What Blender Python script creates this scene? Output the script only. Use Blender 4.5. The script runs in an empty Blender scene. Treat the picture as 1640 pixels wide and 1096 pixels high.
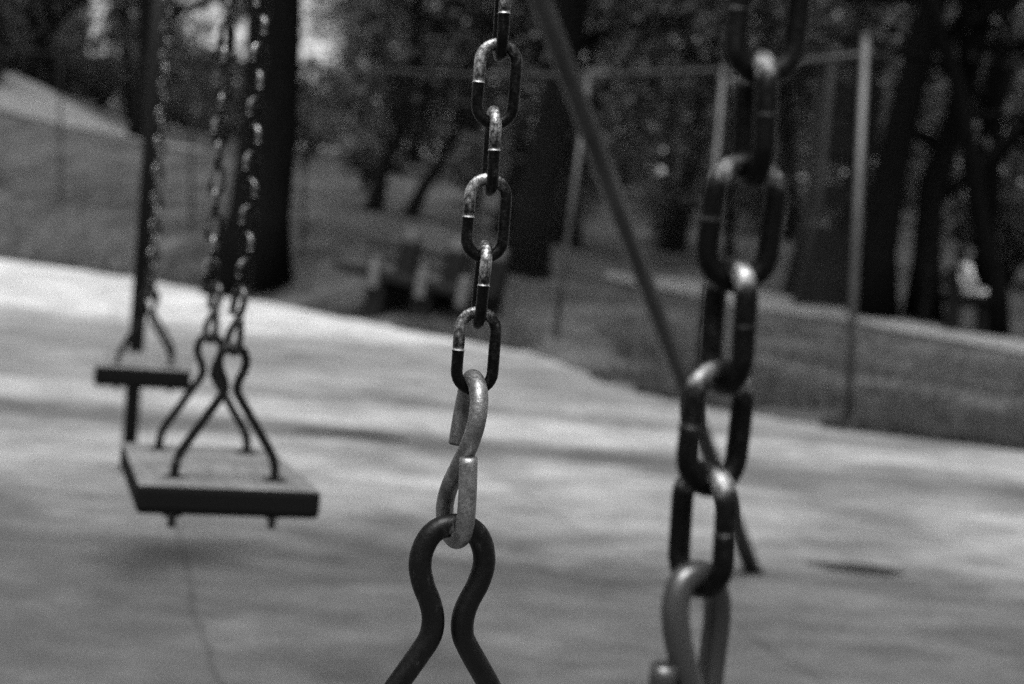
import bpy, bmesh, math, random
from mathutils import Vector, Matrix, noise

# ------------------------------------------------------------------ camera
sc = bpy.context.scene
COL = sc.collection
FPX = 2278.0                      # focal length in photo pixels (50 mm on 36 mm)
PITCH, ROLL, CAMH = 0.065, 0.078, 0.95
cam_d = bpy.data.cameras.new('camera')
cam = bpy.data.objects.new('camera', cam_d)
COL.objects.link(cam)
cam_d.sensor_width = 36.0
cam_d.lens = 50.0
cam_d.clip_start = 0.02
cam_d.clip_end = 800.0
CM = (Matrix.Translation((0, 0, CAMH)) @ Matrix.Rotation(math.pi / 2 - PITCH, 4, 'X')
      @ Matrix.Rotation(ROLL, 4, 'Z'))
cam.matrix_world = CM
sc.camera = cam
cam_d.dof.use_dof = True
cam_d.dof.focus_distance = 0.785
cam_d.dof.aperture_fstop = 6.2
cam_d.dof.aperture_blades = 6

# ------------------------------------------------------------------ sky, sun, exposure
SUN_EL, SUN_AZ = math.radians(72), math.radians(192)   # azimuth clockwise from +Y
world = bpy.data.worlds.new('World')
sc.world = world
world.use_nodes = True
wn, wl = world.node_tree.nodes, world.node_tree.links
wn.clear()
sky = wn.new('ShaderNodeTexSky'); sky.sky_type = 'NISHITA'; sky.sun_disc = False
sky.sun_elevation = SUN_EL; sky.sun_rotation = SUN_AZ
sky.air_density = 1.5; sky.dust_density = 7.0
bw = wn.new('ShaderNodeRGBToBW')       # black-and-white film
bg = wn.new('ShaderNodeBackground'); bg.inputs['Strength'].default_value = 0.10
wo = wn.new('ShaderNodeOutputWorld')
# pale cloud haze low over the horizon
wtc = wn.new('ShaderNodeTexCoord'); wsp = wn.new('ShaderNodeSeparateXYZ'); wrp = wn.new('ShaderNodeValToRGB'); wmx = wn.new('ShaderNodeMixRGB')
wrp.color_ramp.elements[0].position = .10; wrp.color_ramp.elements[0].color = (1, 1, 1, 1)
wrp.color_ramp.elements[1].position = .42; wrp.color_ramp.elements[1].color = (0, 0, 0, 1)
wmx.inputs[2].default_value = (8, 8, 8, 1)
wl.new(wtc.outputs['Generated'], wsp.inputs[0]); wl.new(wsp.outputs['Z'], wrp.inputs[0]); wl.new(wrp.outputs[0], wmx.inputs[0])
wl.new(sky.outputs[0], bw.inputs[0]); wl.new(bw.outputs[0], wmx.inputs[1]); wl.new(wmx.outputs[0], bg.inputs['Color']); wl.new(bg.outputs[0], wo.inputs[0])
sun_d = bpy.data.lights.new('sun', 'SUN')
sun_d.energy = 2.9; sun_d.angle = math.radians(36); sun_d.color = (1, 1, 1)
sun = bpy.data.objects.new('sun', sun_d); COL.objects.link(sun)
sdir = Vector((math.sin(SUN_AZ) * math.cos(SUN_EL), math.cos(SUN_AZ) * math.cos(SUN_EL), math.sin(SUN_EL)))
sun.rotation_euler = sdir.to_track_quat('Z', 'Y').to_euler()
sun.location = (0, 0, 30)
sc.view_settings.view_transform = 'Standard'
sc.view_settings.look = 'None'
sc.view_settings.exposure = 0.36
sc.view_settings.gamma = 1.0
sc.render.engine = 'CYCLES'
sc.cycles.use_denoising = False      # the sampling grain stands for the film's grain
sc.cycles.use_adaptive_sampling = True
sc.cycles.adaptive_threshold = 0.03
sc.cycles.max_bounces = 6
sc.render.filter_size = 1.5

# ------------------------------------------------------------------ helpers
R = random.Random(11)

def W(px, py, d):
    """point of the place seen at photo pixel (px,py), d metres along the view axis"""
    return CM @ Vector(((px - 820) / FPX * d, -(py - 548) / FPX * d, -d))

def mat(name, c, rough=0.6, metal=0.0, spec=0.5):
    m = bpy.data.materials.new(name); m.use_nodes = True
    b = m.node_tree.nodes['Principled BSDF']
    b.inputs['Base Color'].default_value = (c, c, c, 1)
    b.inputs['Roughness'].default_value = rough
    b.inputs['Metallic'].default_value = metal
    b.inputs['Specular IOR Level'].default_value = spec
    return m

def nz(m, scale, detail=4, coord='Object', mapping=(1, 1, 1), rough=0.6):
    n, l = m.node_tree.nodes, m.node_tree.links
    tc = n.new('ShaderNodeTexCoord'); mp = n.new('ShaderNodeMapping')
    mp.inputs['Scale'].default_value = mapping
    t = n.new('ShaderNodeTexNoise'); t.inputs['Scale'].default_value = scale
    t.inputs['Detail'].default_value = detail; t.inputs['Roughness'].default_value = rough
    l.new(tc.outputs[coord], mp.inputs[0]); l.new(mp.outputs[0], t.inputs['Vector'])
    return t

def ramp(m, src, stops, interp='LINEAR'):
    r = m.node_tree.nodes.new('ShaderNodeValToRGB')
    r.color_ramp.interpolation = interp
    e = r.color_ramp.elements
    while len(e) > 1: e.remove(e[-1])
    e[0].position, e[0].color = stops[0][0], (stops[0][1],) * 3 + (1,)
    for p, c in stops[1:]:
        x = e.new(p); x.color = (c, c, c, 1)
    m.node_tree.links.new(src, r.inputs[0])
    return r.outputs[0]

def mth(m, op, a, b):
    n = m.node_tree.nodes.new('ShaderNodeMath'); n.operation = op
    for i, v in enumerate((a, b)):
        if isinstance(v, (int, float)): n.inputs[i].default_value = v
        else: m.node_tree.links.new(v, n.inputs[i])
    return n.outputs[0]

def setb(m, sock, src):
    m.node_tree.links.new(src, m.node_tree.nodes['Principled BSDF'].inputs[sock])

def bump(m, src, strength, dist):
    b = m.node_tree.nodes.new('ShaderNodeBump')
    b.inputs['Strength'].default_value = strength; b.inputs['Distance'].default_value = dist
    m.node_tree.links.new(src, b.inputs['Height'])
    setb(m, 'Normal', b.outputs[0])

def obj(name, bm, m, parent=None, smooth=True, loc=None):
    me = bpy.data.meshes.new(name)
    if smooth:
        for f in bm.faces: f.smooth = True
    bm.normal_update(); bm.to_mesh(me); bm.free()
    me.materials.append(m)
    o = bpy.data.objects.new(name, me); COL.objects.link(o)
    if parent: o.parent = parent
    if loc is not None: o.location = loc
    return o

def inst(name, me, parent=None, loc=(0, 0, 0), rot=(0, 0, 0), scale=(1, 1, 1)):
    o = bpy.data.objects.new(name, me); COL.objects.link(o)
    o.location = loc; o.rotation_euler = rot; o.scale = scale
    if parent: o.parent = parent
    return o

def tag(o, label=None, cat=None, group=None, kind=None):
    if label: o['label'] = label
    if cat: o['category'] = cat
    if group: o['group'] = group
    if kind: o['kind'] = kind
    return o

def thing(name, loc, label, cat, group=None, rz=0.0):
    o = bpy.data.objects.new(name, None); COL.objects.link(o)
    o.location = loc; o.rotation_euler = (0, 0, rz); o.empty_display_size = 0.1
    return tag(o, label, cat, group)

def tube(bm, pts, rad, seg=12, closed=False, cap=True, lay=None, vals=None):
    """sweep a circle along pts (parallel transport); rad is a number or a list"""
    pts = [Vector(p) for p in pts]; n = len(pts)
    rs = rad if isinstance(rad, (list, tuple)) else [rad] * n
    def tan(i):
        if closed: v = pts[(i + 1) % n] - pts[i - 1]
        else: v = pts[min(i + 1, n - 1)] - pts[max(i - 1, 0)]
        return v.normalized() if v.length > 1e-9 else Vector((0, 0, 1))
    t = tan(0)
    u = t.orthogonal().normalized() if not closed else Vector((0, 1, 0))
    u = (u - t * u.dot(t)).normalized()
    rings = []
    for i in range(n):
        t = tan(i); u = (u - t * u.dot(t)).normalized(); v = t.cross(u)
        ring = []
        for k in range(seg):
            a = 2 * math.pi * k / seg
            bv = bm.verts.new(pts[i] + (u * math.cos(a) + v * math.sin(a)) * rs[i])
            if lay is not None: bv[lay] = vals[i]
            ring.append(bv)
        rings.append(ring)
    for i in range(n if closed else n - 1):
        a, b = rings[i], rings[(i + 1) % n]
        for k in range(seg):
            bm.faces.new((a[k], a[(k + 1) % seg], b[(k + 1) % seg], b[k]))
    if cap and not closed:
        bm.faces.new(rings[0][::-1]); bm.faces.new(rings[-1])
    return rings

def spline(ctrl, n=8):
    """Catmull-Rom through control points"""
    P = [Vector(c) for c in ctrl]; P = [2 * P[0] - P[1]] + P + [2 * P[-1] - P[-2]]
    out = []
    for i in range(1, len(P) - 2):
        a, b, c, d = P[i - 1:i + 3]
        for k in range(n):
            t = k / n
            out.append(0.5 * (2 * b + (c - a) * t + (2 * a - 5 * b + 4 * c - d) * t * t + (3 * b - a - 3 * c + d) * t ** 3))
    out.append(P[-2]); return out

def box(bm, c, s, rot=None, bev=0.0):
    r = bmesh.ops.create_cube(bm, size=1.0)
    vs = r['verts']
    M = Matrix.Translation(c) @ (rot.to_4x4() if rot else Matrix()) @ Matrix.Diagonal((*s, 1))
    bmesh.ops.transform(bm, matrix=M, verts=vs)
    if bev:
        es = list({e for v in vs for e in v.link_edges})
        bmesh.ops.bevel(bm, geom=es, offset=bev, segments=2, affect='EDGES', profile=0.6)

# ------------------------------------------------------------------ materials
M = {}
# ground
m = M['asphalt'] = mat('asphalt', 0.2, 0.75)
n_, l_ = m.node_tree.nodes, m.node_tree.links
geo = n_.new('ShaderNodeNewGeometry'); sep = n_.new('ShaderNodeSeparateXYZ'); l_.new(geo.outputs['Position'], sep.inputs[0])
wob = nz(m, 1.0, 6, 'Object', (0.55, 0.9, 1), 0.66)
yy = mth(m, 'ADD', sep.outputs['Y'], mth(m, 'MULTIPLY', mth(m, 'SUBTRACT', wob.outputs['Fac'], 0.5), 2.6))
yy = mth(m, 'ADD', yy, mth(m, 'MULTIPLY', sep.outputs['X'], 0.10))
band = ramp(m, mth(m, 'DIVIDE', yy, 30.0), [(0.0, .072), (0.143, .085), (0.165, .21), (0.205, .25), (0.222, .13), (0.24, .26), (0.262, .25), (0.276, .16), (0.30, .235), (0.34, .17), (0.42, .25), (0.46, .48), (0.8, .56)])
streak = nz(m, 2.0, 6, 'Object', (0.55, 1.4, 1), 0.72)
blot = nz(m, 5.5, 8, 'Object', (0.7, 1.3, 1), 0.7)
grit = nz(m, 260, 3, 'Object')
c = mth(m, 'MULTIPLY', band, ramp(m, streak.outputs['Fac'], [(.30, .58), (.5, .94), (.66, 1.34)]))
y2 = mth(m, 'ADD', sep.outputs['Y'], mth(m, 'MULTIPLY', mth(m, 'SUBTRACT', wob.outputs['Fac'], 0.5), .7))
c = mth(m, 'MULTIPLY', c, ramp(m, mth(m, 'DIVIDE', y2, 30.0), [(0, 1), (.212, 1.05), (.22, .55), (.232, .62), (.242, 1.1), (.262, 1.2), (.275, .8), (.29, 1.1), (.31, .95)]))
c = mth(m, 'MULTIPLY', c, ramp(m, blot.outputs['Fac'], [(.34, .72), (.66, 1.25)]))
c = mth(m, 'MULTIPLY', c, ramp(m, grit.outputs['Fac'], [(.3, .82), (.7, 1.18)]))
tcv = n_.new('ShaderNodeTexCoord'); wv = nz(m, 1.6, 5); mixv = n_.new('ShaderNodeMixRGB'); mixv.inputs[0].default_value = 0.10
mpv = n_.new('ShaderNodeMapping'); mpv.inputs['Rotation'].default_value = (0, 0, math.radians(-17)); mpv.inputs['Location'].default_value = (-.35, .3, 0)
brk = n_.new('ShaderNodeTexBrick'); brk.offset = 0.0
brk.inputs['Color1'].default_value = (.88, .88, .88, 1); brk.inputs['Color2'].default_value = (1.08, 1.08, 1.08, 1); brk.inputs['Mortar'].default_value = (.64, .64, .64, 1)
brk.inputs['Scale'].default_value = 1.0; brk.inputs['Mortar Size'].default_value = .010; brk.inputs['Mortar Smooth'].default_value = .6
brk.inputs['Brick Width'].default_value = 1.25; brk.inputs['Row Height'].default_value = 1.25
l_.new(tcv.outputs['Object'], mixv.inputs[1]); l_.new(wv.outputs['Color'], mixv.inputs[2]); l_.new(mixv.outputs[0], mpv.inputs[0]); l_.new(mpv.outputs[0], brk.inputs['Vector'])
bwn = n_.new('ShaderNodeRGBToBW'); l_.new(brk.outputs['Color'], bwn.inputs[0])
c = mth(m, 'MULTIPLY', c, bwn.outputs[0])
mot = nz(m, 1.1, 7, 'Object', (1, 1.2, 1), .72)
c = mth(m, 'MULTIPLY', c, ramp(m, mot.outputs['Fac'], [(.34, .55), (.47, .92), (.62, 1.16)]))
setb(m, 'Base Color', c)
setb(m, 'Roughness', ramp(m, streak.outputs['Fac'], [(.3, .5), (.55, .85)]))
bump(m, grit.outputs['Fac'], 0.5, 0.004)

def ground_mat(name, lo, hi, sc1=0.8):
    m = mat(name, lo, 0.95, spec=0.2)
    a = nz(m, sc1, 6, 'Object', (1, 1, 1), 0.7); b = nz(m, 9, 6, 'Object', (1, 1, 1), 0.75)
    c = ramp(m, a.outputs['Fac'], [(.3, lo), (.7, hi)])
    c = mth(m, 'MULTIPLY', c, ramp(m, b.outputs['Fac'], [(.3, .6), (.7, 1.4)]))
    setb(m, 'Base Color', c); bump(m, b.outputs['Fac'], 0.8, 0.06)
    return m
M['grass'] = ground_mat('grass', .018, .115, 1.1)
M['blade'] = mat('grass_blade', .07, 0.8, spec=0.2)
M['path'] = ground_mat('gravel_path', .17, .24)
M['hillpath'] = ground_mat('pale_path', .15, .22, .5)
M['litter'] = ground_mat('leaf_litter', .03, .09, .5)

m = M['puddle'] = mat('damp_patch', .035, .25)

# chain steel: galvanised skin rubbed bright on one half of each link, dark oxide on the rest; sun highlights painted on the tops
def link_mat(key, off, rough):
    m = M[key] = mat(key, .1, .45, .8)
    at = m.node_tree.nodes.new('ShaderNodeAttribute'); at.attribute_name = 'wear_glint'
    oi = m.node_tree.nodes.new('ShaderNodeObjectInfo')
    n1 = nz(m, 110, 7, 'Object', (1, 1, .5), .75); n2 = nz(m, 480, 5); n3 = nz(m, 1600, 3)
    va = m.node_tree.nodes.new('ShaderNodeVectorMath'); va.operation = 'ADD'
    src = n1.inputs['Vector'].links[0].from_socket
    m.node_tree.links.new(src, va.inputs[0]); m.node_tree.links.new(oi.outputs['Random'], va.inputs[1]); m.node_tree.links.new(va.outputs[0], n1.inputs['Vector'])
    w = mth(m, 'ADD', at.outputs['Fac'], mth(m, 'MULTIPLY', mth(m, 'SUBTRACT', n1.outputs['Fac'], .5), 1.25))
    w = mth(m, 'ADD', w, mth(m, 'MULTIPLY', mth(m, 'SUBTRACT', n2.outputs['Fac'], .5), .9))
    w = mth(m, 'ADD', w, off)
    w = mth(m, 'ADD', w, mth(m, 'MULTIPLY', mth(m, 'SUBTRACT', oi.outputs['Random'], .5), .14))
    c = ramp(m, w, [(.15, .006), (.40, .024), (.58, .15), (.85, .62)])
    c = mth(m, 'MULTIPLY', c, ramp(m, n3.outputs['Fac'], [(.35, .75), (.65, 1.25)]))
    setb(m, 'Base Color', c)
    setb(m, 'Roughness', ramp(m, n2.outputs['Fac'], [(.3, rough), (.7, rough + .25)]))
    bump(m, n2.outputs['Fac'], .5, .0007)
link_mat('link', .02, .24)
link_mat('link_dark', .0, .36)

m = M['hook'] = mat('galvanised_steel', .45, .45, .75)
n1 = nz(m, 60, 6, 'Object', (1, 1, .5), .7); n2 = nz(m, 500, 4)
c = ramp(m, n1.outputs['Fac'], [(.33, .10), (.5, .22), (.66, .36)])
c = mth(m, 'MULTIPLY', c, ramp(m, n2.outputs['Fac'], [(.3, .75), (.55, 1.05)]))
setb(m, 'Base Color', c); setb(m, 'Roughness', ramp(m, n2.outputs['Fac'], [(.3, .28), (.7, .55)]))
bump(m, n2.outputs['Fac'], .5, .0007)

m = M['greyhook'] = mat('dull_hook', .09, .32, .7)
m = M['oldhook'] = mat('tarnished_hook', .07, .25, .8)
m = M['rod'] = mat('dark_painted_rod', .03, .34, .0, .22)
n1 = nz(m, 45, 8, 'Object', (1, 1, .4), .75); n2 = nz(m, 350, 4)
tco = m.node_tree.nodes.new('ShaderNodeTexCoord'); sx = m.node_tree.nodes.new('ShaderNodeSeparateXYZ'); m.node_tree.links.new(tco.outputs['Object'], sx.inputs[0])
# bare steel where the hook rubs on the top of the loop
rub = mth(m, 'MULTIPLY', ramp(m, mth(m, 'ADD', mth(m, 'MULTIPLY', mth(m, 'ABSOLUTE', sx.outputs['X'], 0), 30), 0), [(0, 1), (.5, 0)]), mth(m, 'GREATER_THAN', sx.outputs['Z'], -.02))
c = ramp(m, mth(m, 'ADD', n1.outputs['Fac'], mth(m, 'MULTIPLY', rub, .055)), [(.3, .0025), (.56, .006), (.60, .016), (.64, .11)])
setb(m, 'Base Color', c); setb(m, 'Roughness', ramp(m, n2.outputs['Fac'], [(.3, .3), (.7, .52)]))
bump(m, n2.outputs['Fac'], .35, .0009)

m = M['wood'] = mat('weathered_seat_wood', .16, .6)
n1 = nz(m, 14, 8, 'Object', (6, .5, 6), .7); n2 = nz(m, 9, 4)
c = ramp(m, n1.outputs['Fac'], [(.3, .10), (.7, .21)])
c = mth(m, 'MULTIPLY', c, ramp(m, n2.outputs['Fac'], [(.35, .75), (.65, 1.2)]))
setb(m, 'Base Color', c); bump(m, n1.outputs['Fac'], .4, .002)

m = M['edge'] = mat('shaded_seat_edge', .008, .85, spec=.08)
m = M['pipe'] = mat('dark_frame_pipe', .028, .5, .0, .15)
n1 = nz(m, 12, 6); setb(m, 'Base Color', ramp(m, n1.outputs['Fac'], [(.3, .006), (.7, .014)]))
m = M['leg'] = mat('grey_frame_pipe', .09, .3, .6)
n1 = nz(m, 12, 6); setb(m, 'Base Color', ramp(m, n1.outputs['Fac'], [(.3, .04), (.7, .08)]))
m = M['fence'] = mat('galvanised_fence_pipe', .4, .5, .3)
n1 = nz(m, 4, 6); setb(m, 'Base Color', ramp(m, n1.outputs['Fac'], [(.3, .06), (.7, .11)]))
M['wire'] = mat('fence_wire', .02, .8, 0, .15)
M['rail'] = mat('dull_fence_rail', .06, .55, .2)
M['darkpipe'] = mat('rusty_fence_pipe', .008, .8, 0, .1)
m = M['concrete'] = mat('concrete', .32, .85)
n1 = nz(m, 12, 6); setb(m, 'Base Color', ramp(m, n1.outputs['Fac'], [(.3, .08), (.7, .15)]))
m = M['slat'] = mat('dark_bench_slat', .025, .85, 0, .1)
n1 = nz(m, 8, 6, 'Object', (1, 6, 6)); setb(m, 'Base Color', ramp(m, n1.outputs['Fac'], [(.3, .006), (.7, .016)]))
m = M['towerleg'] = mat('weathered_timber', .12, .8)
n1 = nz(m, 8, 6); setb(m, 'Base Color', ramp(m, n1.outputs['Fac'], [(.3, .018), (.7, .045)]))
m = M['bark'] = mat('bark', .03, .95, spec=.02)
n1 = nz(m, 7, 8, 'Object', (3, 3, .5), .75); setb(m, 'Base Color', ramp(m, n1.outputs['Fac'], [(.3, .003), (.7, .013)]))
bump(m, n1.outputs['Fac'], 1.0, .05)
def leafmat(name, lo, hi):
    m = mat(name, lo, .85, spec=.06)
    g = m.node_tree.nodes.new('ShaderNodeNewGeometry')
    c = ramp(m, g.outputs['Random Per Island'], [(0, lo), (.75, (lo + hi) / 2), (1, hi)])
    n1 = nz(m, .7, 4); c = mth(m, 'MULTIPLY', c, ramp(m, n1.outputs['Fac'], [(.35, .45), (.65, 1.6)]))
    setb(m, 'Base Color', c)
    return m
M['leaf'] = leafmat('foliage', .045, .16)
M['leaf_dark'] = leafmat('dark_foliage', .04, .13)
M['leaf_pale'] = leafmat('pale_foliage', .06, .15)
M['skin'] = mat('skin', .16, .6); M['shirt'] = mat('white_cloth', .8, .85); M['trouser'] = mat('pale_trousers', .72, .85)
M['dark_cloth'] = mat('dark_cloth', .03, .8)

# ------------------------------------------------------------------ terrain
# columns: view direction (photo px at the horizon) -> list of (distance, height); first entry = edge of the asphalt
COLS = [
 (-900, [(30, .0), (32, 2.0), (40, 6.6), (50, 9.5), (75, 13), (120, 18)]),
 (0,   [(27, .0), (28.5, .9), (35, 3.2), (42, 4.9), (60, 6.5), (120, 11)]),
 (220, [(23, .0), (25, .9), (35, 2.7), (40, 3.3), (60, 5.0), (120, 9)]),
 (400, [(19, .0), (20.5, .15), (24, 1.05), (30, 1.9), (38, 2.8), (60, 4.4), (120, 8)]),
 (600, [(15.8, .0), (20, .8), (28, 1.45), (40, 2.6), (60, 4.5), (120, 8)]),
 (840, [(13.3, .0), (17, .3), (22, .53), (32, 1.3), (60, 4.5), (120, 8)]),
 (1000,[(10.4, .0), (14, .12), (25, .5), (32, 1.0), (60, 4.5), (120, 8)]),
 (1250,[(9.0, .0), (12, .06), (22, .38), (32, 1.0), (60, 4.5), (120, 8)]),
 (1640,[(8.5, .0), (12, .03), (19, .12), (32, .9), (60, 4.0), (120, 7)]),
 (2500,[(8.0, .0), (12, .03), (19, .08), (32, .6), (60, 3.0), (120, 6)]),
]
def col_z(lst, d):
    if d <= lst[0][0]: return lst[0][1]
    for (a, za), (b, zb) in zip(lst, lst[1:]):
        if d <= b: return za + (zb - za) * (d - a) / (b - a)
    return lst[-1][1]
def px_mix(px):
    if px <= COLS[0][0]: return COLS[0], COLS[0], 0
    for A, B in zip(COLS, COLS[1:]):
        if px <= B[0]: return A, B, (px - A[0]) / (B[0] - A[0])
    return COLS[-1], COLS[-1], 0
def edge_d(px):
    A, B, t = px_mix(px); return A[1][0][0] * (1 - t) + B[1][0][0] * t
def ground_z(x, y):
    if y < 4: return 0.0
    px = 820 + FPX * x / y
    A, B, t = px_mix(px)
    # compare at equal distance past the edge so that the bank follows the kerb line
    e = A[1][0][0] * (1 - t) + B[1][0][0] * t
    if y <= e: return 0.0
    u = (y - e) / (120 - e)
    za = col_z(A[1], A[1][0][0] + u * (120 - A[1][0][0])); zb = col_z(B[1], B[1][0][0] + u * (120 - B[1][0][0]))
    return max(0.02, za * (1 - t) + zb * t + 0.12 * noise.noise(Vector((x * .3, y * .3, 0))) * min(1, (y - e) / 4))
def at_px(px, d):
    """ground point in view direction px at distance d"""
    x = (px - 820) / FPX * d
    return Vector((x, d, ground_z(x, d)))

def px0(px, py):   # horizon-px of a point seen at (px,py)
    q = W(px, py, 1.0) - CM.translation; return 820 + FPX * q.x / q.y
# asphalt: one sheet out to the horizon
bm = bmesh.new()
v = [bm.verts.new(p) for p in ((-400, -300, 0), (400, -300, 0), (400, 600, 0), (-400, 600, 0))]
bm.faces.new(v)
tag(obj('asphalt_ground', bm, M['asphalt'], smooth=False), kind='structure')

def strip(name, m, d0, d1, px0=-900, px1=2500, npx=420, nd=70, dz=0.0, power=1.8):
    bm = bmesh.new(); grid = []
    for i in range(npx + 1):
        px = px0 + (px1 - px0) * i / npx; row = []
        a, b = d0(px), d1(px)
        for j in range(nd + 1):
            d = a + (b - a) * (j / nd) ** power
            x = (px - 820) / FPX * d
            z = ground_z(x, d) + dz
            if j == 0 and name == 'grass_ground': z = -0.05
            row.append(bm.verts.new((x, d, z)))
        grid.append(row)
    for i in range(npx):
        for j in range(nd):
            bm.faces.new((grid[i][j], grid[i + 1][j], grid[i + 1][j + 1], grid[i][j + 1]))
    return tag(obj(name, bm, m), kind='structure')
def wedge(px):
    return edge_d(px) + .25 * noise.noise(Vector((px * .011, 3, 0))) * edge_d(px) / 12 + .12 * noise.noise(Vector((px * .07, 7, 0))) + .08 * noise.noise(Vector((px * .3, 2, 0)))
strip('grass_ground', M['grass'], wedge, lambda p: 180.0)
# gravel path beyond the fence on the right
pc = [(1000, 25.0), (1120, 24), (1250, 22.2), (1400, 20.6), (1640, 18.6), (2400, 16.0)]
def interp(tab, x):
    if x <= tab[0][0]: return tab[0][1]
    for (a, ya), (b, yb) in zip(tab, tab[1:]):
        if x <= b: return ya + (yb - ya) * (x - a) / (b - a)
    return tab[-1][1]
strip('gravel_path', M['path'], lambda p: interp(pc, p) - 1.1, lambda p: interp(pc, p) + 1.5, 960, 2400, 80, 8, .03, 1)
# pale path over the hill on the left
hp = [(-900, 37.), (0, 35.5), (110, 35.5), (225, 36)]
hq = [(-900, 44.), (0, 42), (90, 39.8), (225, 37.2)]
strip('hill_path', M['hillpath'], lambda p: interp(hp, p), lambda p: interp(hq, p), -900, 300, 60, 12, .04, 1)

# grass tufts along the verge and over the bank (uncountable)
bm = bmesh.new()
for i in range(46000):
    px = R.uniform(-150, 1800); e = edge_d(px)
    d = e - 0.15 + (R.random() ** 2.6) * 14
    if px > 960 and interp(pc, px) - 1.2 < d < interp(pc, px) + 1.6: continue
    x = (px - 820) / FPX * d; z = ground_z(x, d)
    if noise.noise(Vector((x * .9, d * .9, 5))) < -.15: continue
    h = R.uniform(.03, .11) * (1.6 if R.random() < .1 else 1); a = R.uniform(0, 6.28); wd = R.uniform(.006, .016)
    c, s = math.cos(a) * wd, math.sin(a) * wd; lx, ly = R.uniform(-.04, .04), R.uniform(-.04, .04)
    bm.faces.new([bm.verts.new(p) for p in ((x - c, d - s, z - .01), (x + c, d + s, z - .01), (x + lx, d + ly, z + h))])
tag(obj('grass', bm, M['blade']), 'short rough grass growing on the bank beyond the asphalt', 'grass', kind='stuff')

# damp hollows in the asphalt
def puddle(name, px, py, wpx, depth, label=None):
    # find ground distance of the pixel
    p0 = CM.translation; q = W(px, py, 1.0) - p0; t = -p0.z / q.z; c = p0 + q * t
    wx = wpx / FPX * c.y / 2
    bm = bmesh.new(); vs = []
    for k in range(36):
        a = 2 * math.pi * k / 36; r = 1 + .28 * noise.noise(Vector((math.cos(a) * 1.5, math.sin(a) * 1.5, px)))
        vs.append(bm.verts.new((c.x + wx * r * math.cos(a), c.y + depth * r * math.sin(a) - .04 * wx * math.cos(a), .004)))
    bm.faces.new(vs)
    tag(obj(name, bm, M['puddle'], smooth=False), kind='structure')
puddle('puddle', 1375, 912, 150, .07)
puddle('puddle', 560, 698, 200, .09)

# ------------------------------------------------------------------ chain link, hook, hanger, seat meshes
WR = .0033
def link_mesh(seg=14, n=10, name='chain_link', WR=WR, rb=.0100, mt='link', near=False):
    bm = bmesh.new(); lay = bm.verts.layers.float.new('wear_glint')
    hs = .0497 / 2 - WR - rb
    pts, rs, vs = [], [], []
    def add(x, z, r, w): pts.append(Vector((x, 0, z))); rs.append(r); vs.append(w)
    # start just above the weld on the -x limb, go up, over, down, under and back to the weld
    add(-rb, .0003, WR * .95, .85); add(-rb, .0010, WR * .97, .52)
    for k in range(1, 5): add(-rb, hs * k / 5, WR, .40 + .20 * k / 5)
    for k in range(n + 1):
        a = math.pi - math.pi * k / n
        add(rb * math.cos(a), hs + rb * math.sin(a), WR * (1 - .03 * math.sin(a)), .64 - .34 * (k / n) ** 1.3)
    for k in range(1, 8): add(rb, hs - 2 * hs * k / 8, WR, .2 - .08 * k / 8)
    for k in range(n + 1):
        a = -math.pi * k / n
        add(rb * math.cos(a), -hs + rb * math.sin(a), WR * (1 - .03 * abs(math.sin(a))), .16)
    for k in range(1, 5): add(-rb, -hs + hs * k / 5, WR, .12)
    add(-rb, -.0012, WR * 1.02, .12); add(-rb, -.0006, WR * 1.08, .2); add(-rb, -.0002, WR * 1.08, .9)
    if near:      # sun highlights painted on the shoulders, the rest kept dark
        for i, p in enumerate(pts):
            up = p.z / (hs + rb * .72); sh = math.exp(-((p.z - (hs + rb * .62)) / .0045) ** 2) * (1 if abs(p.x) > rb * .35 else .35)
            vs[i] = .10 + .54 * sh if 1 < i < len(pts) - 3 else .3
    tube(bm, pts, rs, seg, closed=True, lay=lay, vals=vs)
    for f in bm.faces: f.smooth = True
    bmesh.ops.recalc_face_normals(bm, faces=bm.faces)
    me = bpy.data.meshes.new(name); bm.to_mesh(me); bm.free(); me.materials.append(M[mt])
    return me
LINK = link_mesh(20, 14)
LINK_N = link_mesh(20, 14, WR=.0041, rb=.0110, mt='link_dark', near=True)
LINK_LO = link_mesh(8, 6)
PITCHL = .0366

# S-hook in swing-local axes: X fore-aft, Y along the beam, Z up; origin = centre of the hanger's top bar
SP = .79 / FPX
HR = 14.6 * SP
def hook_pts(mirror=1):
    # (px across, px down from hanger bar) and depth in mm behind (+) / before (-) the bar
    L = [(-8, -123, 15), (-6, -150, 15), (-2, -190, 14), (3, -222, 10), (10, -237, 2), (19, -228, -8), (24, -205, -15), (22, -170, -17),
         (12, -130, -12), (-3, -90, -2), (-15, -55, 8), (-20, -25, 13), (-18, 0, 14), (-10, 17, 9), (2, 24, 0), (13, 12, -9),
         (17, -15, -14), (17, -60, -16), (14, -118, -17)]
    return spline([Vector((x * SP * mirror, y / 1000.0, -z * SP)) for x, z, y in L], 5)
NEAR_HOOK = [(51, -170, 8), (53, -230, 9), (55, -300, 8), (49, -345, 5), (32, -373, 1), (14, -381, -2), (-8, -370, -6), (-16, -335, -9), (-10, -290, -10), (11, -220, -9),
             (30, -170, -6), (45, -96, 3), (45, -36, 8), (33, 9, 10), (8, 34, 5), (-24, 14, -5), (-33, -36, -10), (-27, -126, -12), (-25, -240, -13)]
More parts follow.
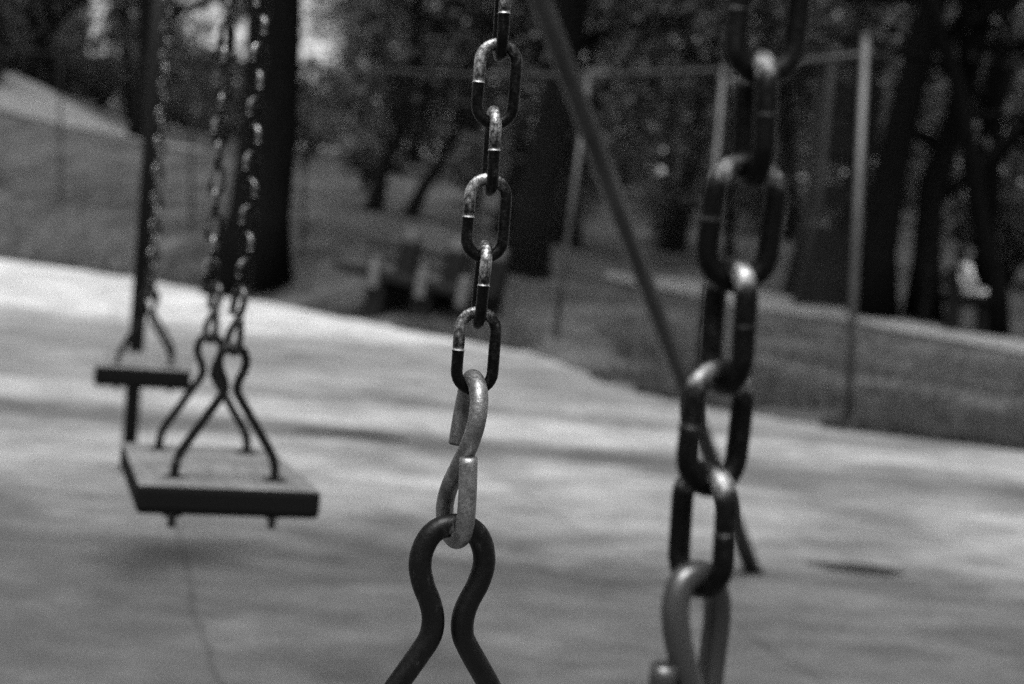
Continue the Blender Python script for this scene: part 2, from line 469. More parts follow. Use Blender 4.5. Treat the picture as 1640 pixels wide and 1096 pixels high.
def hook_mesh(mirror, mt='hook', pts=None):
    bm = bmesh.new(); p = hook_pts(mirror)
    if pts: p = spline([Vector((x * .49 / FPX, y / 1000.0, -z * .49 / FPX)) for x, z, y in pts], 5)
    r = [HR] * len(p)
    rings = tube(bm, p, r, 20)
    es = [e for ring in (rings[0], rings[-1]) for e in {e for v in ring for e in v.link_edges} if all(v in ring for v in e.verts)]
    bmesh.ops.bevel(bm, geom=es, offset=.0005, segments=2, affect='EDGES')
    bmesh.ops.recalc_face_normals(bm, faces=bm.faces)
    for f in bm.faces: f.smooth = len(f.verts) < 8
    me = bpy.data.meshes.new('s_hook'); bm.to_mesh(me); bm.free(); me.materials.append(M[mt]); return me
HOOK = hook_mesh(1)
HOOK_D = hook_mesh(1, 'oldhook')
HOOK_M = hook_mesh(1, 'greyhook', NEAR_HOOK)

def hanger_mesh():
    prof = [(0, 0), (22, 4), (40, 18), (51, 42), (53, 68), (45, 98), (32, 126), (25, 152), (27, 180), (42, 208), (72, 254), (120, 330), (164, 400), (186, 442), (195, 480), (197, 520), (197, 620)]
    right = [Vector((x * SP, 0, -z * SP)) for x, z in prof]
    left = [Vector((-p.x, 0, p.z)) for p in right[1:]][::-1]
    bm = bmesh.new(); p = spline(left + right, 6)
    tube(bm, p, [18.3 * SP * (1 + .035 * noise.noise(q * 60)) for q in p], 22)
    bmesh.ops.recalc_face_normals(bm, faces=bm.faces)
    for f in bm.faces: f.smooth = True
    me = bpy.data.meshes.new('hanger'); bm.to_mesh(me); bm.free(); me.materials.append(M['rod']); return me
HANGER = hanger_mesh()

SEAT_DROP = .183
SL, SW, ST, HSEP = .45, .243, .040, .295
def seat_mesh():
    bm = bmesh.new(); box(bm, (0, 0, -ST / 2), (SW, SL, ST), bev=.009)
    for f in bm.faces: f.smooth = False
    me = bpy.data.meshes.new('seat'); bm.to_mesh(me); bm.free()
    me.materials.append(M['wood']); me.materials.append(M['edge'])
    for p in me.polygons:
        if p.normal.z < .35: p.material_index = 1  # near-black sides and underside: shade put into the colour
    return me
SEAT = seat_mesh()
def nut_mesh():
    bm = bmesh.new()
    bmesh.ops.create_cone(bm, cap_ends=True, segments=6, radius1=.0155, radius2=.0125, depth=.012, matrix=Matrix.Translation((0, 0, -ST - .006)))
    bmesh.ops.create_cone(bm, cap_ends=True, segments=16, radius1=.017, radius2=.017, depth=.002, matrix=Matrix.Translation((0, 0, .0012)))
    bmesh.ops.create_cone(bm, cap_ends=True, segments=12, radius1=.006, radius2=.006, depth=ST + .030, matrix=Matrix.Translation((0, 0, -ST / 2 - .013)))
    me = bpy.data.meshes.new('bolt'); bm.to_mesh(me); bm.free(); me.materials.append(M['oldhook']); return me
NUT = nut_mesh()
BEAM_Z = 2.75

def swing(label, hub, yaw, nlink, angles, lean, tilt=0.0, first=.0975, drop=(0, 0), hook=None, lower=0.0, near_link=None, thick=1.0):
    """hub: world point midway between the two hangers' top bars"""
    root = thing('swing', (hub.x, hub.y, hub.z - SEAT_DROP - ST), label, 'swing', 'swings hanging in a row from one frame', yaw)
    s = inst('seat', SEAT, root, (0, 0, ST - (drop[0] + drop[1]) / 2 - lower), (-math.atan((drop[1] - drop[0]) / HSEP), tilt, 0))
    s.scale = (1, 1, thick); zz = z0 = SEAT_DROP + ST
    for q, y in enumerate((-HSEP / 2, HSEP / 2)):
        z0 = zz - drop[q]
        inst('hanger', HANGER, root, (0, y, z0))
        for sx in (-1, 1): inst('bolt', NUT, root, (sx * 197 * SP, y, ST - drop[q] - lower))
        inst('s_hook', hook[q] if hook else HOOK, root, (0, y, z0), (0, 0, angles[q].get('hook', 0)))
        lx, ly = lean[q]
        for k in range(nlink[q]):
            dz = first + PITCHL * k
            a = angles[q]['list'][k] if k < len(angles[q]['list']) else angles[q]['base'] + 90 * (k % 2) + R.uniform(-9, 9)
            inst('chain_link', near_link if (q == 0 and near_link) else LINK if k < 10 else LINK_LO, root, (angles[q]['dx'] + lx * dz, y + ly * dz, z0 + dz), (R.uniform(-.03, .03), lx, math.radians(a)))
        # the rest of the chain up to the beam, above the picture
        bm = bmesh.new(); k = nlink[q]
        while hub.z - drop[q] + first + PITCHL * k < BEAM_Z - .03:
            dz = first + PITCHL * k; tmp = bmesh.new(); tmp.from_mesh(LINK_LO)
            bmesh.ops.transform(tmp, matrix=Matrix.Translation((angles[q]['dx'] + lx * dz, y + ly * dz, z0 + dz)) @ Matrix.Rotation(math.radians(angles[q]['base'] + 90 * (k % 2)), 4, 'Z'), verts=tmp.verts)
            me = bpy.data.meshes.new('t'); tmp.to_mesh(me); tmp.free(); bm.from_mesh(me); bpy.data.meshes.remove(me); k += 1
        bmesh.ops.triangulate(bm, faces=bm.faces[:1])
        tag(obj('upper_chain', bm, M['link'], root), kind='stuff')
    return root

P_far = W(729, 841, .79)
yaw0 = math.radians(18.3)
def hub_from_far(p, yaw): return p - Vector((-math.sin(yaw), math.cos(yaw), 0)) * HSEP / 2
# nearest swing: the sharp chain is its far one, the blurred chain on the right its near one
hub = hub_from_far(P_far, yaw0)
D = math.degrees(yaw0)
swing('nearest swing, its sharp galvanised S-hook and dark loop hanger filling the middle of the picture', hub, yaw0, (9, 9),
      [dict(base=5 - D, list=[128 - D, 30 - D, 112 - D, 5 - D, 100 - D, 12 - D, 101 - D, 8 - D, 98 - D], dx=.0, hook=math.radians(-7.5) - yaw0),
       dict(base=8 - D, list=[8 - D, 99 - D, 7 - D, 100 - D, 9 - D, 98 - D], dx=.0045, hook=-yaw0)],
      [(.043, 0), (.0, 0)], drop=(.037, 0), hook=(HOOK_M, HOOK), near_link=LINK_N)
# swing behind it on the left
def hub_from_near(p, yaw): return p + Vector((-math.sin(yaw), math.cos(yaw), 0)) * HSEP / 2
y1 = math.radians(18.2)
swing('second swing in the row, thick plank seat hanging in front of the dark post', hub_from_near(W(374, 556, 1.95), y1), y1, (20, 20),
      [dict(base=20, list=[], dx=.009), dict(base=-15, list=[], dx=-.005)], [(.0, 0), (.0, 0)], math.radians(1.0), drop=(0, .009), hook=(HOOK_D, HOOK_D))
y2 = math.radians(13)
swing('farthest swing of the row, small plank seat almost touching the dark post', hub_from_near(W(238, 473, 3.72), y2), y2, (34, 34),
      [dict(base=40, list=[], dx=.003), dict(base=10, list=[], dx=.003)], [(.0, 0), (.0, 0)], hook=(HOOK_D, HOOK_D), thick=1.35)

# ------------------------------------------------------------------ swing frame
fr = thing('swing_set', (-1.32, 4.9, 0), 'dark pipe swing frame with an upright post and a long slanting leg', 'swing stand')
inv = Matrix.Translation((1.32, -4.9, 0))
def fpart(name, pts, r, m, seg=16):
    bm = bmesh.new(); tube(bm, [inv @ Vector(p) for p in pts], r, seg); return obj(name, bm, m, fr)
ptop, pbot = W(256, 0, 5.35), W(206, 735, 5.4)
dv = (ptop - pbot).normalized()
pb = pbot - dv * (pbot.z / dv.z); pt = pbot + dv * ((BEAM_Z - pbot.z) / dv.z)
fpart('post', [pb, pt], .029, M['pipe'])
foot = W(1206, 918, 4.46); foot.z = 0
mid = W(873, 20, 3.5); ld = (mid - foot).normalized()
ltop = foot + ld * ((BEAM_Z) / ld.z)
fpart('leg', [foot, foot + (ltop - foot) * .5, ltop], .027, M['leg'])
bd = (Vector((pt.x, pt.y, 0)) - Vector((hub.x, hub.y, 0))).normalized()
fpart('top_beam', [Vector((hub.x, hub.y, BEAM_Z)) - bd * .9, pt + bd * .15], .03, M['pipe'])
for nm, p in (('base_plate', pb), ('base_plate', foot)):
    bm = bmesh.new(); bmesh.ops.create_cone(bm, cap_ends=True, segments=20, radius1=.034, radius2=.032, depth=.012, matrix=inv @ Matrix.Translation(p + Vector((0, 0, .006))))
    obj(nm, bm, M['pipe'], fr, smooth=False)

# ------------------------------------------------------------------ wire fence
posts = []   # (foot, top)
for fpx, d, tpx, tpy in ((1368, 8.8, 1386, 66), (1118, 11.4, 1160, 112), (884, 14.1, 944, 120), (745, 17.5, 775, 121), (470, 21, 492, 106), (290, 24.5, 306, 100), (78, 28, 95, 88), (-170, 32, -150, 66)):
    x = (fpx - 820) / FPX * d
    yrow = None
    top = W(tpx, tpy, d)
    ft = at_px(820 + (W(fpx, 600, d).x) / d * FPX, d)
    # keep the foot under the seen lean
    posts.append((ft, top))
fen = thing('wire_fence', posts[0][0], 'tall chain link fence with pale pipe posts along the grass edge', 'fence')
off = -posts[0][0]
for i, (ft, top) in enumerate(posts):
    r_, fm = (.026, M['fence']) if i < 3 else (.022, M['darkpipe'])
    bm = bmesh.new(); tube(bm, [ft + off - Vector((0, 0, .1)), top + off + Vector((0, 0, .03))], r_, 14)
    obj('post', bm, fm, fen)
    bm = bmesh.new(); bmesh.ops.create_uvsphere(bm, u_segments=12, v_segments=8, radius=r_ * 1.25, matrix=Matrix.Translation(top + off + Vector((0, 0, .03))) @ Matrix.Diagonal((1, 1, .6, 1)))
    obj('post_cap', bm, fm, fen)
bm = bmesh.new()
tube(bm, [posts[0][1] + off - Vector((0, 0, .085))] + [t + off for f, t in posts[1:5]], .017, 10)
obj('top_rail', bm, M['rail'], fen)
bm = bmesh.new(); tube(bm, [t + off for f, t in posts[4:]], .03, 8); obj('top_wire', bm, M['darkpipe'], fen)
bm = bmesh.new()
def bar(bm, a, b, r):
    d = (b - a); s = d.cross(Vector((0, 1, 0)))
    s = s.normalized() * r; u = d.cross(s).normalized() * r
    A = [bm.verts.new(a + o) for o in (s, -s * .5 + u * .87, -s * .5 - u * .87)]
    B = [bm.verts.new(b + o) for o in (s, -s * .5 + u * .87, -s * .5 - u * .87)]
    for k in range(3): bm.faces.new((A[k], A[(k + 1) % 3], B[(k + 1) % 3], B[k]))
for (f0, t0), (f1, t1) in zip(posts, posts[1:]):
    H = 2.35; L = (t1 - t0).length; n = int(L / .075); nh = H / .075
    def P(u, v):   # u along 0..1, v 0..1 from top down
        tp = t0.lerp(t1, u); bt = f0.lerp(f1, u); return tp.lerp(bt, v) + off
    for k in range(-int(nh) - 1, n + 1):
        for sgn in (0, 1):
            # wire from (u0, v0) to (u1, v1), 45 degrees
            s0, s1 = k, k + nh
            c0, c1 = max(s0, 0), min(s1, n)
            if c1 <= c0: continue
            v0, v1 = (c0 - s0) / nh, (c1 - s0) / nh
            if sgn: v0, v1 = 1 - v0, 1 - v1
            bar(bm, P(c0 / n, v0), P(c1 / n, v1), .0013)
obj('wire_mesh', bm, M['wire'], fen)

# ------------------------------------------------------------------ park bench by the verge
bdir = Vector((.84, -.54, 0)).normalized(); bback = Vector((.92, .39, 0)).normalized()
bp = at_px(px0(526, 500), 16.5); bp.z = .10
bench = thing('park_bench', bp, 'dark slatted park bench on pale concrete supports at the grass edge', 'bench', rz=math.atan2(bdir.y, bdir.x))
# local: X along the bench, Y towards its back
BL = 2.0
def bench_parts(root, BL, xs, msup, mslat, arms=True):
    for x in xs:
        if arms:
            bm = bmesh.new(); box(bm, (x, -.02, .53), (.12, .09, .34), bev=.02); obj('armrest', bm, msup, root, smooth=False)
            bm = bmesh.new(); box(bm, (x, .57, .97), (.16, .09, .15), bev=.02); obj('back_post', bm, msup, root, smooth=False)
        bm = bmesh.new()
        out = [(.0, .0), (.14, .0), (.15, .36), (.44, .36), (.47, .0), (.60, .0), (.58, .42), (.62, .92), (.53, .92), (.46, .47), (.0, .47)]
        a = [bm.verts.new((x - .13, y, z)) for y, z in out]; b = [bm.verts.new((x + .13, y, z)) for y, z in out]
        bm.faces.new(a); bm.faces.new(b[::-1])
        for k in range(len(out)): bm.faces.new((a[k], b[k], b[(k + 1) % len(out)], a[(k + 1) % len(out)]))
        bmesh.ops.recalc_face_normals(bm, faces=bm.faces)
        obj('leg', bm, mslat, root, smooth=False)  # dark colour and thick shape stand in for the shade under the seat
    bm = bmesh.new()
    for j in range(5): box(bm, (BL / 2, .02 + j * .105, .50), (BL, .10, .075), bev=.006)
    obj('seat', bm, mslat, root, smooth=False)
    bm = bmesh.new()
    for j in range(2):
        z = .66 + j * .14; box(bm, (BL / 2, .47 + (z - .5) * .28, z), (BL, .03, .07), bev=.006)
    obj('backrest', bm, mslat, root, smooth=False)
bench.rotation_euler = (0, .10, math.atan2(bdir.y, bdir.x))
bench_parts(bench, BL, (.62, 1.29, 1.86), M['concrete'], M['slat'])

# ------------------------------------------------------------------ person on a bench across the path
hipw = W(1534, 509, 21.3)
gp = at_px(820 + hipw.x / 21.3 * FPX, 21.3)
b2 = thing('park_bench', (hipw.x - .25, hipw.y + .9, gp.z), 'low dark slatted bench across the gravel path, under the person in white', 'bench', rz=math.radians(-90))
bench_parts(b2, 1.8, (.2, 1.6), M['slat'], M['slat'], False)
b2.rotation_euler = (0, 0, math.radians(-90))
b2.location = (hipw.x + .22, hipw.y + .9, gp.z)
b2.rotation_euler = (0, 0, math.radians(-90))
# local X -> world -Y, local Y -> world +X : back must be on the left, so mirror
b2.scale = (1, -1, 1)

def skinned(name, verts, edges, radii, m, parent, sub=2):
    me = bpy.data.meshes.new(name); me.from_pydata([Vector(v) for v in verts], edges, [])
    o = bpy.data.objects.new(name, me); COL.objects.link(o); o.parent = parent
    sk = o.modifiers.new('skin', 'SKIN'); sk.use_smooth_shade = True
    ss = o.modifiers.new('sub', 'SUBSURF'); ss.levels = sub; ss.render_levels = sub
    for i, r in enumerate(radii): me.skin_vertices[0].data[i].radius = (r, r) if not isinstance(r, tuple) else r
    me.skin_vertices[0].data[0].use_root = True
    me.materials.append(m); return o
SEATZ = .55
per = thing('person', (hipw.x, hipw.y, gp.z), 'person in a white shirt and pale trousers sitting on a dark bench beyond the path', 'person')
per.scale = (.88, .88, .88)
# faces +X; Y = left/right
V = [(0, 0, SEATZ + .11), (.03, 0, SEATZ + .28), (.05, 0, SEATZ + .45), (.05, 0, SEATZ + .56), (.065, 0, SEATZ + .63), (.09, 0, SEATZ + .75), (.09, 0, SEATZ + .84)]
E = [(0, 1), (1, 2), (2, 3), (3, 4), (4, 5), (5, 6)]
RR = [(.13, .15), (.12, .14), (.13, .17), (.06, .07), (.052, .052), (.085, .075), (.075, .068)]
body = None
for s in (-1, 1):
    n0 = len(V)
    V += [(.05, s * .17, SEATZ + .50), (.10, s * .21, SEATZ + .27), (.30, s * .15, SEATZ + .17), (.38, s * .12, SEATZ + .16),
          (.06, s * .09, SEATZ + .08), (.45, s * .11, SEATZ + .10), (.50, s * .11, .26), (.49, s * .11, .09), (.62, s * .12, .045)]
    E += [(2, n0), (n0, n0 + 1), (n0 + 1, n0 + 2), (n0 + 2, n0 + 3), (0, n0 + 4), (n0 + 4, n0 + 5), (n0 + 5, n0 + 6), (n0 + 6, n0 + 7), (n0 + 7, n0 + 8)]
    RR += [.055, .043, .032, .035, .085, .062, .052, .04, .04]
    for f in range(5):      # fingers and thumb
        k = len(V); yy_ = (f - 1.5) * .017 if f < 4 else -s * .045
        ln = (.075, .085, .08, .062)[f] if f < 4 else .045
        V += [(.385 + ln * .5, s * .12 + yy_, SEATZ + .158), (.385 + ln, s * .12 + yy_ * 1.1, SEATZ + .135)]
        E += [(n0 + 3, k), (k, k + 1)]; RR += [.009, .008]
body = skinned('body', V, E, RR, M['skin'], per)
skinned('shirt', [(0.01, 0, SEATZ + .06), (.03, 0, SEATZ + .26), (.05, 0, SEATZ + .44), (.055, 0, SEATZ + .57), (.05, .18, SEATZ + .50), (.10, .22, SEATZ + .29), (.2, .185, SEATZ + .22), (.05, -.18, SEATZ + .50), (.10, -.22, SEATZ + .29), (.2, -.185, SEATZ + .22)],
        [(0, 1), (1, 2), (2, 3), (2, 4), (4, 5), (5, 6), (2, 7), (7, 8), (8, 9)], [(.15, .18), (.14, .165), (.15, .18), .06, .07, .06, .055, .07, .06, .055], M['shirt'], per)
skinned('trousers', [(0, 0, SEATZ + .1), (.08, .09, SEATZ + .09), (.45, .11, SEATZ + .10), (.50, .11, .28), (.49, .11, .12), (.08, -.09, SEATZ + .09), (.45, -.11, SEATZ + .10), (.50, -.11, .28), (.49, -.11, .12)],
        [(0, 1), (1, 2), (2, 3), (3, 4), (0, 5), (5, 6), (6, 7), (7, 8)], [.14, .1, .08, .065, .055, .1, .08, .065, .055], M['trouser'], per)
for s in (-1, 1):
    skinned('shoe', [(.47, s * .11, .05), (.56, s * .115, .045), (.66, s * .12, .035)], [(0, 1), (1, 2)], [.05, .048, .035], M['dark_cloth'], per)
skinned('hair', [(.05, 0, SEATZ + .74), (.05, 0, SEATZ + .83), (.08, 0, SEATZ + .885)], [(0, 1), (1, 2)], [.085, .09, .075], M['dark_cloth'], per)
for s in (-1, 1):
    bm = bmesh.new(); bmesh.ops.create_uvsphere(bm, u_segments=8, v_segments=6, radius=.011, matrix=Matrix.Translation((.168, s * .032, SEATZ + .80))); obj('eye', bm, M['dark_cloth'], per)
    bm = bmesh.new(); bmesh.ops.create_uvsphere(bm, u_segments=8, v_segments=6, radius=.024, matrix=Matrix.Translation((.085, s * .082, SEATZ + .785)) @ Matrix.Diagonal((.7, .35, 1.2, 1))); obj('ear', bm, M['skin'], per)
bm = bmesh.new(); bmesh.ops.create_cone(bm, segments=8, radius1=.016, radius2=.006, depth=.04, cap_ends=True, matrix=Matrix.Translation((.180, 0, SEATZ + .775)) @ Matrix.Rotation(.25, 4, 'Y')); obj('nose', bm, M['skin'], per)
bm = bmesh.new(); box(bm, (.165, 0, SEATZ + .735), (.01, .045, .008), bev=.002); obj('mouth', bm, M['dark_cloth'], per)

# ------------------------------------------------------------------ boarded climbing tower
tp = at_px(px0(1335, 485), 23.3)
tw = thing('climbing_tower', tp, 'tall dark boarded climbing tower with splayed timber legs beyond the fence', 'climbing tower')
TH = 4.0
def tx(z): return .46 + .26 * max(0, (1.7 - z) / 1.7)     # half-width at height z
for sx in (-1, 1):
    for sy in (-1, 1):
        bm = bmesh.new(); tube(bm, [(sx * tx(-.1), sy * tx(-.1) * .8, -.1), (sx * tx(1.7), sy * tx(1.7) * .8, 1.7), (sx * tx(TH), sy * tx(TH) * .8, TH)], .065, 8); obj('leg', bm, M['towerleg'], tw)
def panel(z0, z1, nm):
    for sy in (-1, 1):
        bm = bmesh.new(); a, b = tx(z0) - .05, tx(z1) - .05; ya, yb = sy * tx(z0) * .8, sy * tx(z1) * .8
        nb = max(1, int(round((z1 - z0) / .15)))
        for k in range(nb):
            u0, u1 = k / nb, (k + .94) / nb
            A = [(-1, u0), (1, u0), (1, u1), (-1, u1)]
            f = [Vector((s * (a + (b - a) * u), ya + (yb - ya) * u - .015, z0 + (z1 - z0) * u)) for s, u in A]
            g = [p + Vector((0, .03, 0)) for p in f]
            F = [bm.verts.new(p) for p in f]; G = [bm.verts.new(p) for p in g]
            bm.faces.new(F); bm.faces.new(G[::-1])
            for i in range(4): bm.faces.new((F[i], G[i], G[(i + 1) % 4], F[(i + 1) % 4]))
        bmesh.ops.recalc_face_normals(bm, faces=bm.faces)
        obj(nm, bm, M['slat'], tw, smooth=False)
panel(.0, 1.25, 'lower_boarding'); panel(1.62, 1.92, 'cross_board'); panel(2.4, 2.95, 'upper_boarding'); panel(3.05, 3.55, 'upper_boarding')
bm = bmesh.new(); box(bm, (0, 0, TH), (tx(TH) * 2 + .16, tx(TH) * 1.6 + .16, .08), bev=.01); obj('platform', bm, M['towerleg'], tw, smooth=False)

# ------------------------------------------------------------------ trees
def tree_meshes(seed, H, r0, lean=(0, 0), first=.28, nb=12, leaf=.13, per_tip=13, spread=1.0, droop=0.0, leaves=True, crook=.10):
    """returns (trunk bmesh with limbs, crown bmesh of leaf clumps); the trunk tapers and forks"""
    rnd = random.Random(seed)
    tb, cb = bmesh.new(), bmesh.new(); tips = []
    def limb(p, d, ln, r, lvl, seg):
        pts, rs = [p.copy()], [r]; n = 6 if lvl == 0 else 4
        tn = 11 if lvl == 0 else n
        for i in range(tn):
            ck = crook if lvl == 0 else .13
            d = (d + Vector((rnd.gauss(0, ck), rnd.gauss(0, ck), rnd.gauss(0, .07) + (.03 - droop if lvl else .05))) * (.55 if lvl == 0 else 1.3)).normalized()
            pts.append(pts[-1] + d * ln / tn); rs.append(max(.006, r * (1 - .75 * (i + 1) / tn)))
        tube(tb, pts, rs, seg)
        return pts, rs
    base = Vector((0, 0, -.2)); d0 = Vector((lean[0], lean[1], 1)).normalized()
    pts, rs = limb(base, d0, H, r0, 0, 14)
    for v in tb.verts:      # root flare
        if v.co.z < .8:
            k = (1 - max(0, v.co.z) / .8) ** 2 * .45; v.co.x *= 1 + k * (1 + .3 * math.sin(3 * math.atan2(v.co.y, v.co.x))); v.co.y *= 1 + k
    def at(t):
        f = t * (len(pts) - 1); i = min(int(f), len(pts) - 2); return pts[i].lerp(pts[i + 1], f - i), rs[i]
    for b in range(nb):
        t = first + (1 - first) * (b + rnd.random() * .6) / nb
        p, r = at(min(t, .98)); a = b * 2.4 + rnd.uniform(-.4, .4); up = rnd.uniform(.15, .9)
        d = Vector((math.cos(a), math.sin(a), up)).normalized(); ln = H * rnd.uniform(.24, .40) * spread * (1.15 - .6 * (t - first))
        q, qr = limb(p, d, ln, r * .5, 1, 7)
        for c in range(5):
            i = rnd.randint(1, len(q) - 1); a2 = rnd.uniform(0, 6.28)
            d2 = ((q[i] - q[i - 1]).normalized() + Vector((math.cos(a2), math.sin(a2), rnd.uniform(-.3, .7))) * .8).normalized()
            q2, _ = limb(q[i], d2, ln * rnd.uniform(.3, .55), max(.01, qr[i] * .5), 2, 4)
            tips.append(q2[-1]); tips.append(q2[2])
            for c3 in range(3):
                a3 = rnd.uniform(0, 6.28); d3 = Vector((math.cos(a3), math.sin(a3), rnd.uniform(-.5, .8))).normalized()
                k = rnd.randint(1, len(q2) - 1); e = q2[k] + d3 * rnd.uniform(.3, .8)
                tube(tb, [q2[k], q2[k].lerp(e, .5) + Vector((0, 0, .05)), e], [.009, .007, .004], 3); tips.append(e)
    if leaves:
        for t in tips:
            dens = .5 + noise.noise(t * .45 + Vector((seed, 0, 0))) * 1.6
            for k in range(int(per_tip * max(0, dens))):
                g = Vector((rnd.gauss(0, .34), rnd.gauss(0, .34), rnd.gauss(0, .26))); p = t + g
                s = leaf * rnd.uniform(.5, 1.1); u = Vector((rnd.gauss(0, 1), rnd.gauss(0, 1), rnd.gauss(0, .6))).normalized() * s
                w_ = u.cross(Vector((rnd.gauss(0, 1), rnd.gauss(0, 1), rnd.gauss(0, 1)))).normalized() * s * .6
                cb.faces.new([cb.verts.new(p + o) for o in (-u, w_, u, -w_)])
    return tb, cb
def mk(bm, name, m):
    for f in bm.faces: f.smooth = name == 'trunk'
    me = bpy.data.meshes.new(name); bm.to_mesh(me); bm.free(); me.materials.append(m); return me

def plant_tree(meshes, loc, label, cat='tree', group=None, rz=0, s=1.0, name='tree', cm=None):
    root = thing(name, loc, label, cat, group, rz); root.scale = (s, s, s)
    inst('trunk', meshes[0], root)
    if len(meshes[1].polygons): inst('crown', meshes[1], root)
    return root
def own_tree(seed, px, d, wpx, label, H, lean=(0, 0), leafm='leaf_dark', dzoff=-.05, **kw):
    tb, cb = tree_meshes(seed, H, wpx / FPX * d / 2, lean, **kw)
    p = at_px(px, d); p.z += dzoff
    return plant_tree((mk(tb, 'trunk', M['bark']), mk(cb, 'crown', M[leafm])), p, label, name='tree')
own_tree(1, px0(392, 470), 19.6, 108, 'massive dark tree trunk standing behind the second swing\'s chains', 15, (.012, .02), first=.45, nb=12)
own_tree(2, px0(834, 445), 22.5, 66, 'broad dark trunk on the grass between the sharp chain and the slanting leg', 14, (-.01, 0), first=.42, nb=12)
own_tree(3, px0(1400, 505), 22.0, 62, 'dark trunk directly behind the nearest fence post, beside the climbing tower', 14, (.0, .0), first=.3, nb=14)
own_tree(4, px0(1480, 512), 22.6, 50, 'dark forked tree between the climbing tower and the person in white', 13, (-.03, 0), first=.14, nb=14, crook=.28)
own_tree(5, px0(1600, 540), 20.6, 34, 'slim dark trunk at the path edge just right of the person in white', 11, (.0, 0), first=.3, nb=12, crook=.22, per_tip=4)
own_tree(6, px0(228, 235), 37, 42, 'dark trunk on the hill hidden behind the swing frame\'s post', 13, (0, 0), first=.25, nb=12)
own_tree(7, px0(588, 345), 27.5, 26, 'crooked small tree leaning right on the bank, left of its leaning neighbour', 5.6, (.30, 0), first=.16, nb=11, per_tip=2, crook=.34)
own_tree(8, px0(650, 345), 28, 22, 'crooked small tree on the bank just left of the sharp chain', 5.6, (.16, 0), first=.16, nb=11, per_tip=2, crook=.34)
own_tree(9, px0(110, 175), 45, 26, 'tree with a long slanting trunk above the pale hill path', 10, (-.6, 0), first=.3, nb=10, per_tip=14)

protos = []
for s, H, r, kw in ((21, 11, .20, dict(first=.16, nb=15, crook=.2)), (22, 9, .14, dict(first=.14, nb=13, crook=.3)), (23, 13, .26, dict(first=.2, nb=16, crook=.16)), (24, 8, .12, dict(first=.12, nb=12, per_tip=9, crook=.34))):
    tb, cb = tree_meshes(s, H, r, **kw)
    protos.append((mk(tb, 'trunk', M['bark']), mk(cb, 'crown', M['leaf'])))
G = 'trees of the wood beyond the fence'
def zone(px):
    for lim, txt in ((230, 'left of the dark swing post'), (370, 'between the dark post and the massive trunk'), (490, 'just right of the massive trunk'), (720, 'above the park bench'),
                     (940, 'behind the sharp chain and broad trunk'), (1130, 'right of the slanting leg'), (1300, 'behind the blurred near chain'), (1460, 'around the climbing tower')):
        if px < lim: return txt
    return 'above the person in white'
def depth_word(d): return 'front-row' if d < 38 else 'middle-row' if d < 58 else 'back-row'
placed = []
bgspots = []
rr = random.Random(5)
for row, (d0, n) in enumerate(((33, 12), (42, 14), (52, 16), (64, 16), (78, 16))):
    for k in range(n):
        px = -120 + (1880) * (k + .5 + rr.uniform(-.35, .35)) / n
        d = d0 + rr.uniform(-4, 4)
        if row == 0 and px < 300: continue
        if any(abs(px - g) < w_ + k_ * FPX / d for g, w_, k_ in ((px0(515, 30), 24, 2.1), (px0(160, 0), 4, 1.1))): continue
        bgspots.append((px, d))
bgspots += [(px0(612, 80), 48), (px0(690, 80), 56), (px0(655, 80), 70), (px0(600, 80), 64), (px0(735, 80), 60)]
for i, (px, d) in enumerate(bgspots):
    ms = protos[rr.randrange(4)]
    plant_tree(ms, at_px(px, d) - Vector((0, 0, .1)), 'thin leafy %s tree of the wood, %s' % (depth_word(d), zone(px)), 'tree', G, rr.uniform(0, 6.28), rr.uniform(.85, 1.2), 'tree')

# undergrowth bushes
def bush_mesh(seed, h, n=1500, leaf=.07):
    rnd = random.Random(seed); cb, tb = bmesh.new(), bmesh.new()
    tips = []
    for k in range(16):
        a = rnd.uniform(0, 6.28); o = rnd.uniform(.2, .9) * h * .6; e = Vector((math.cos(a) * o, math.sin(a) * o, h * rnd.uniform(.5, 1)))
        tube(tb, [(0, 0, -.05), e * .5 + Vector((0, 0, .1)), e], [.02, .012, .004], 4); tips += [e, e * .7 + Vector((0, 0, .1))]
    for k in range(n):
        t = rnd.choice(tips); p = t + Vector((rnd.gauss(0, .2), rnd.gauss(0, .2), rnd.gauss(0, .16))) * h
        p.z = abs(p.z)
        u = Vector((rnd.gauss(0, 1), rnd.gauss(0, 1), rnd.gauss(0, .7))).normalized() * leaf * rnd.uniform(.5, 1.2); w_ = u.cross(Vector((rnd.gauss(0, 1), rnd.gauss(0, 1), rnd.gauss(0, 1)))).normalized() * leaf * .5
        cb.faces.new([cb.verts.new(p + o) for o in (-u, w_, u, -w_)])
    return mk(tb, 'stem', M['bark']), mk(cb, 'foliage', M['leaf_pale'] if seed % 2 else M['leaf'])
bms = [bush_mesh(31, 1.3), bush_mesh(32, 1.8), bush_mesh(33, 1.0, 1100)]
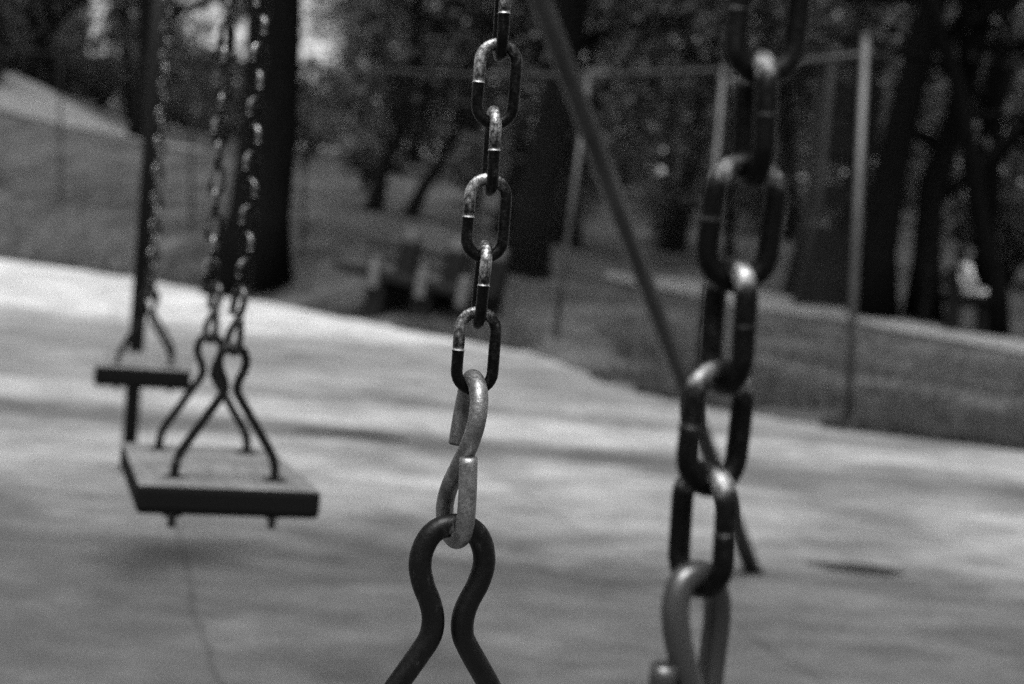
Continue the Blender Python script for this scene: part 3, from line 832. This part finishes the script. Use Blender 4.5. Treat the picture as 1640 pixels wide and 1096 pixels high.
for k in range(60):
    px = rr.uniform(-100, 1760)
    d = rr.uniform(34, 62) if px < 500 else rr.uniform(29, 55)
    if px < 320 and d < 46: d += 12
    ms = bms[rr.randrange(3)]
    root = thing('bush', at_px(px, d), 'low loose %s bush of the wood, %s' % (depth_word(d), zone(px)), 'bush', 'bushes in the undergrowth of the wood', rr.uniform(0, 6.28))
    s = rr.uniform(.8, 1.5); root.scale = (s, s, s)
    inst('stem', ms[0], root); inst('foliage', ms[1], root)

# far wood that reads as one mass; the unseen ring round the camera is added to block low sky light
bm = bmesh.new(); rf = random.Random(9)
for k in range(42000):
    ang = math.radians(90) + rf.uniform(math.radians(32), math.radians(328))
    d = rf.uniform(19, 27); x, y = math.cos(ang) * d, math.sin(ang) * d
    z = rf.random() ** .8 * (12 + 5 * noise.noise(Vector((x * .12, y * .12, 8))))
    if noise.noise(Vector((x * .3, y * .3, z * .3))) < -.2: continue
    s = rf.uniform(.2, .42)
    u = Vector((rf.gauss(0, 1), rf.gauss(0, 1), rf.gauss(0, 1))).normalized() * s; w_ = u.cross(Vector((rf.gauss(0, 1), rf.gauss(0, 1), rf.gauss(0, 1)))).normalized() * s * .6
    bm.faces.new([bm.verts.new(Vector((x, y, z)) + o) for o in (-u, w_, u, -w_)])
gaps = ((px0(516, 30), 38), (px0(160, 0), 16))
for k in range(60000):
    px = rf.uniform(-300, 1950); d = rf.uniform(85, 112); x = (px - 820) / FPX * d
    g = ground_z(x, d); top = 13 + 6 * noise.noise(Vector((x * .06, d * .06, 4)))
    z = g + rf.random() ** .8 * top
    if z > 11.4 + 1.2 * noise.noise(Vector((x * .5, 0, 0))) and any(abs(px - g) < w_ for g, w_ in gaps): continue
    if z > g + 5.5 and noise.noise(Vector((x * .16, d * .05, z * .16))) < -.04: continue
    s = rf.uniform(.18, .5)
    u = Vector((rf.gauss(0, 1), rf.gauss(0, 1), rf.gauss(0, 1))).normalized() * s; w_ = u.cross(Vector((rf.gauss(0, 1), rf.gauss(0, 1), rf.gauss(0, 1)))).normalized() * s * .6
    bm.faces.new([bm.verts.new(Vector((x, d, z)) + o) for o in (-u, w_, u, -w_)])
tag(obj('far_wood_and_added_ring', bm, M['leaf_dark']), 'distant dark wood closing the view behind the nearer trees, plus an added unseen ring', 'wood', kind='stuff')
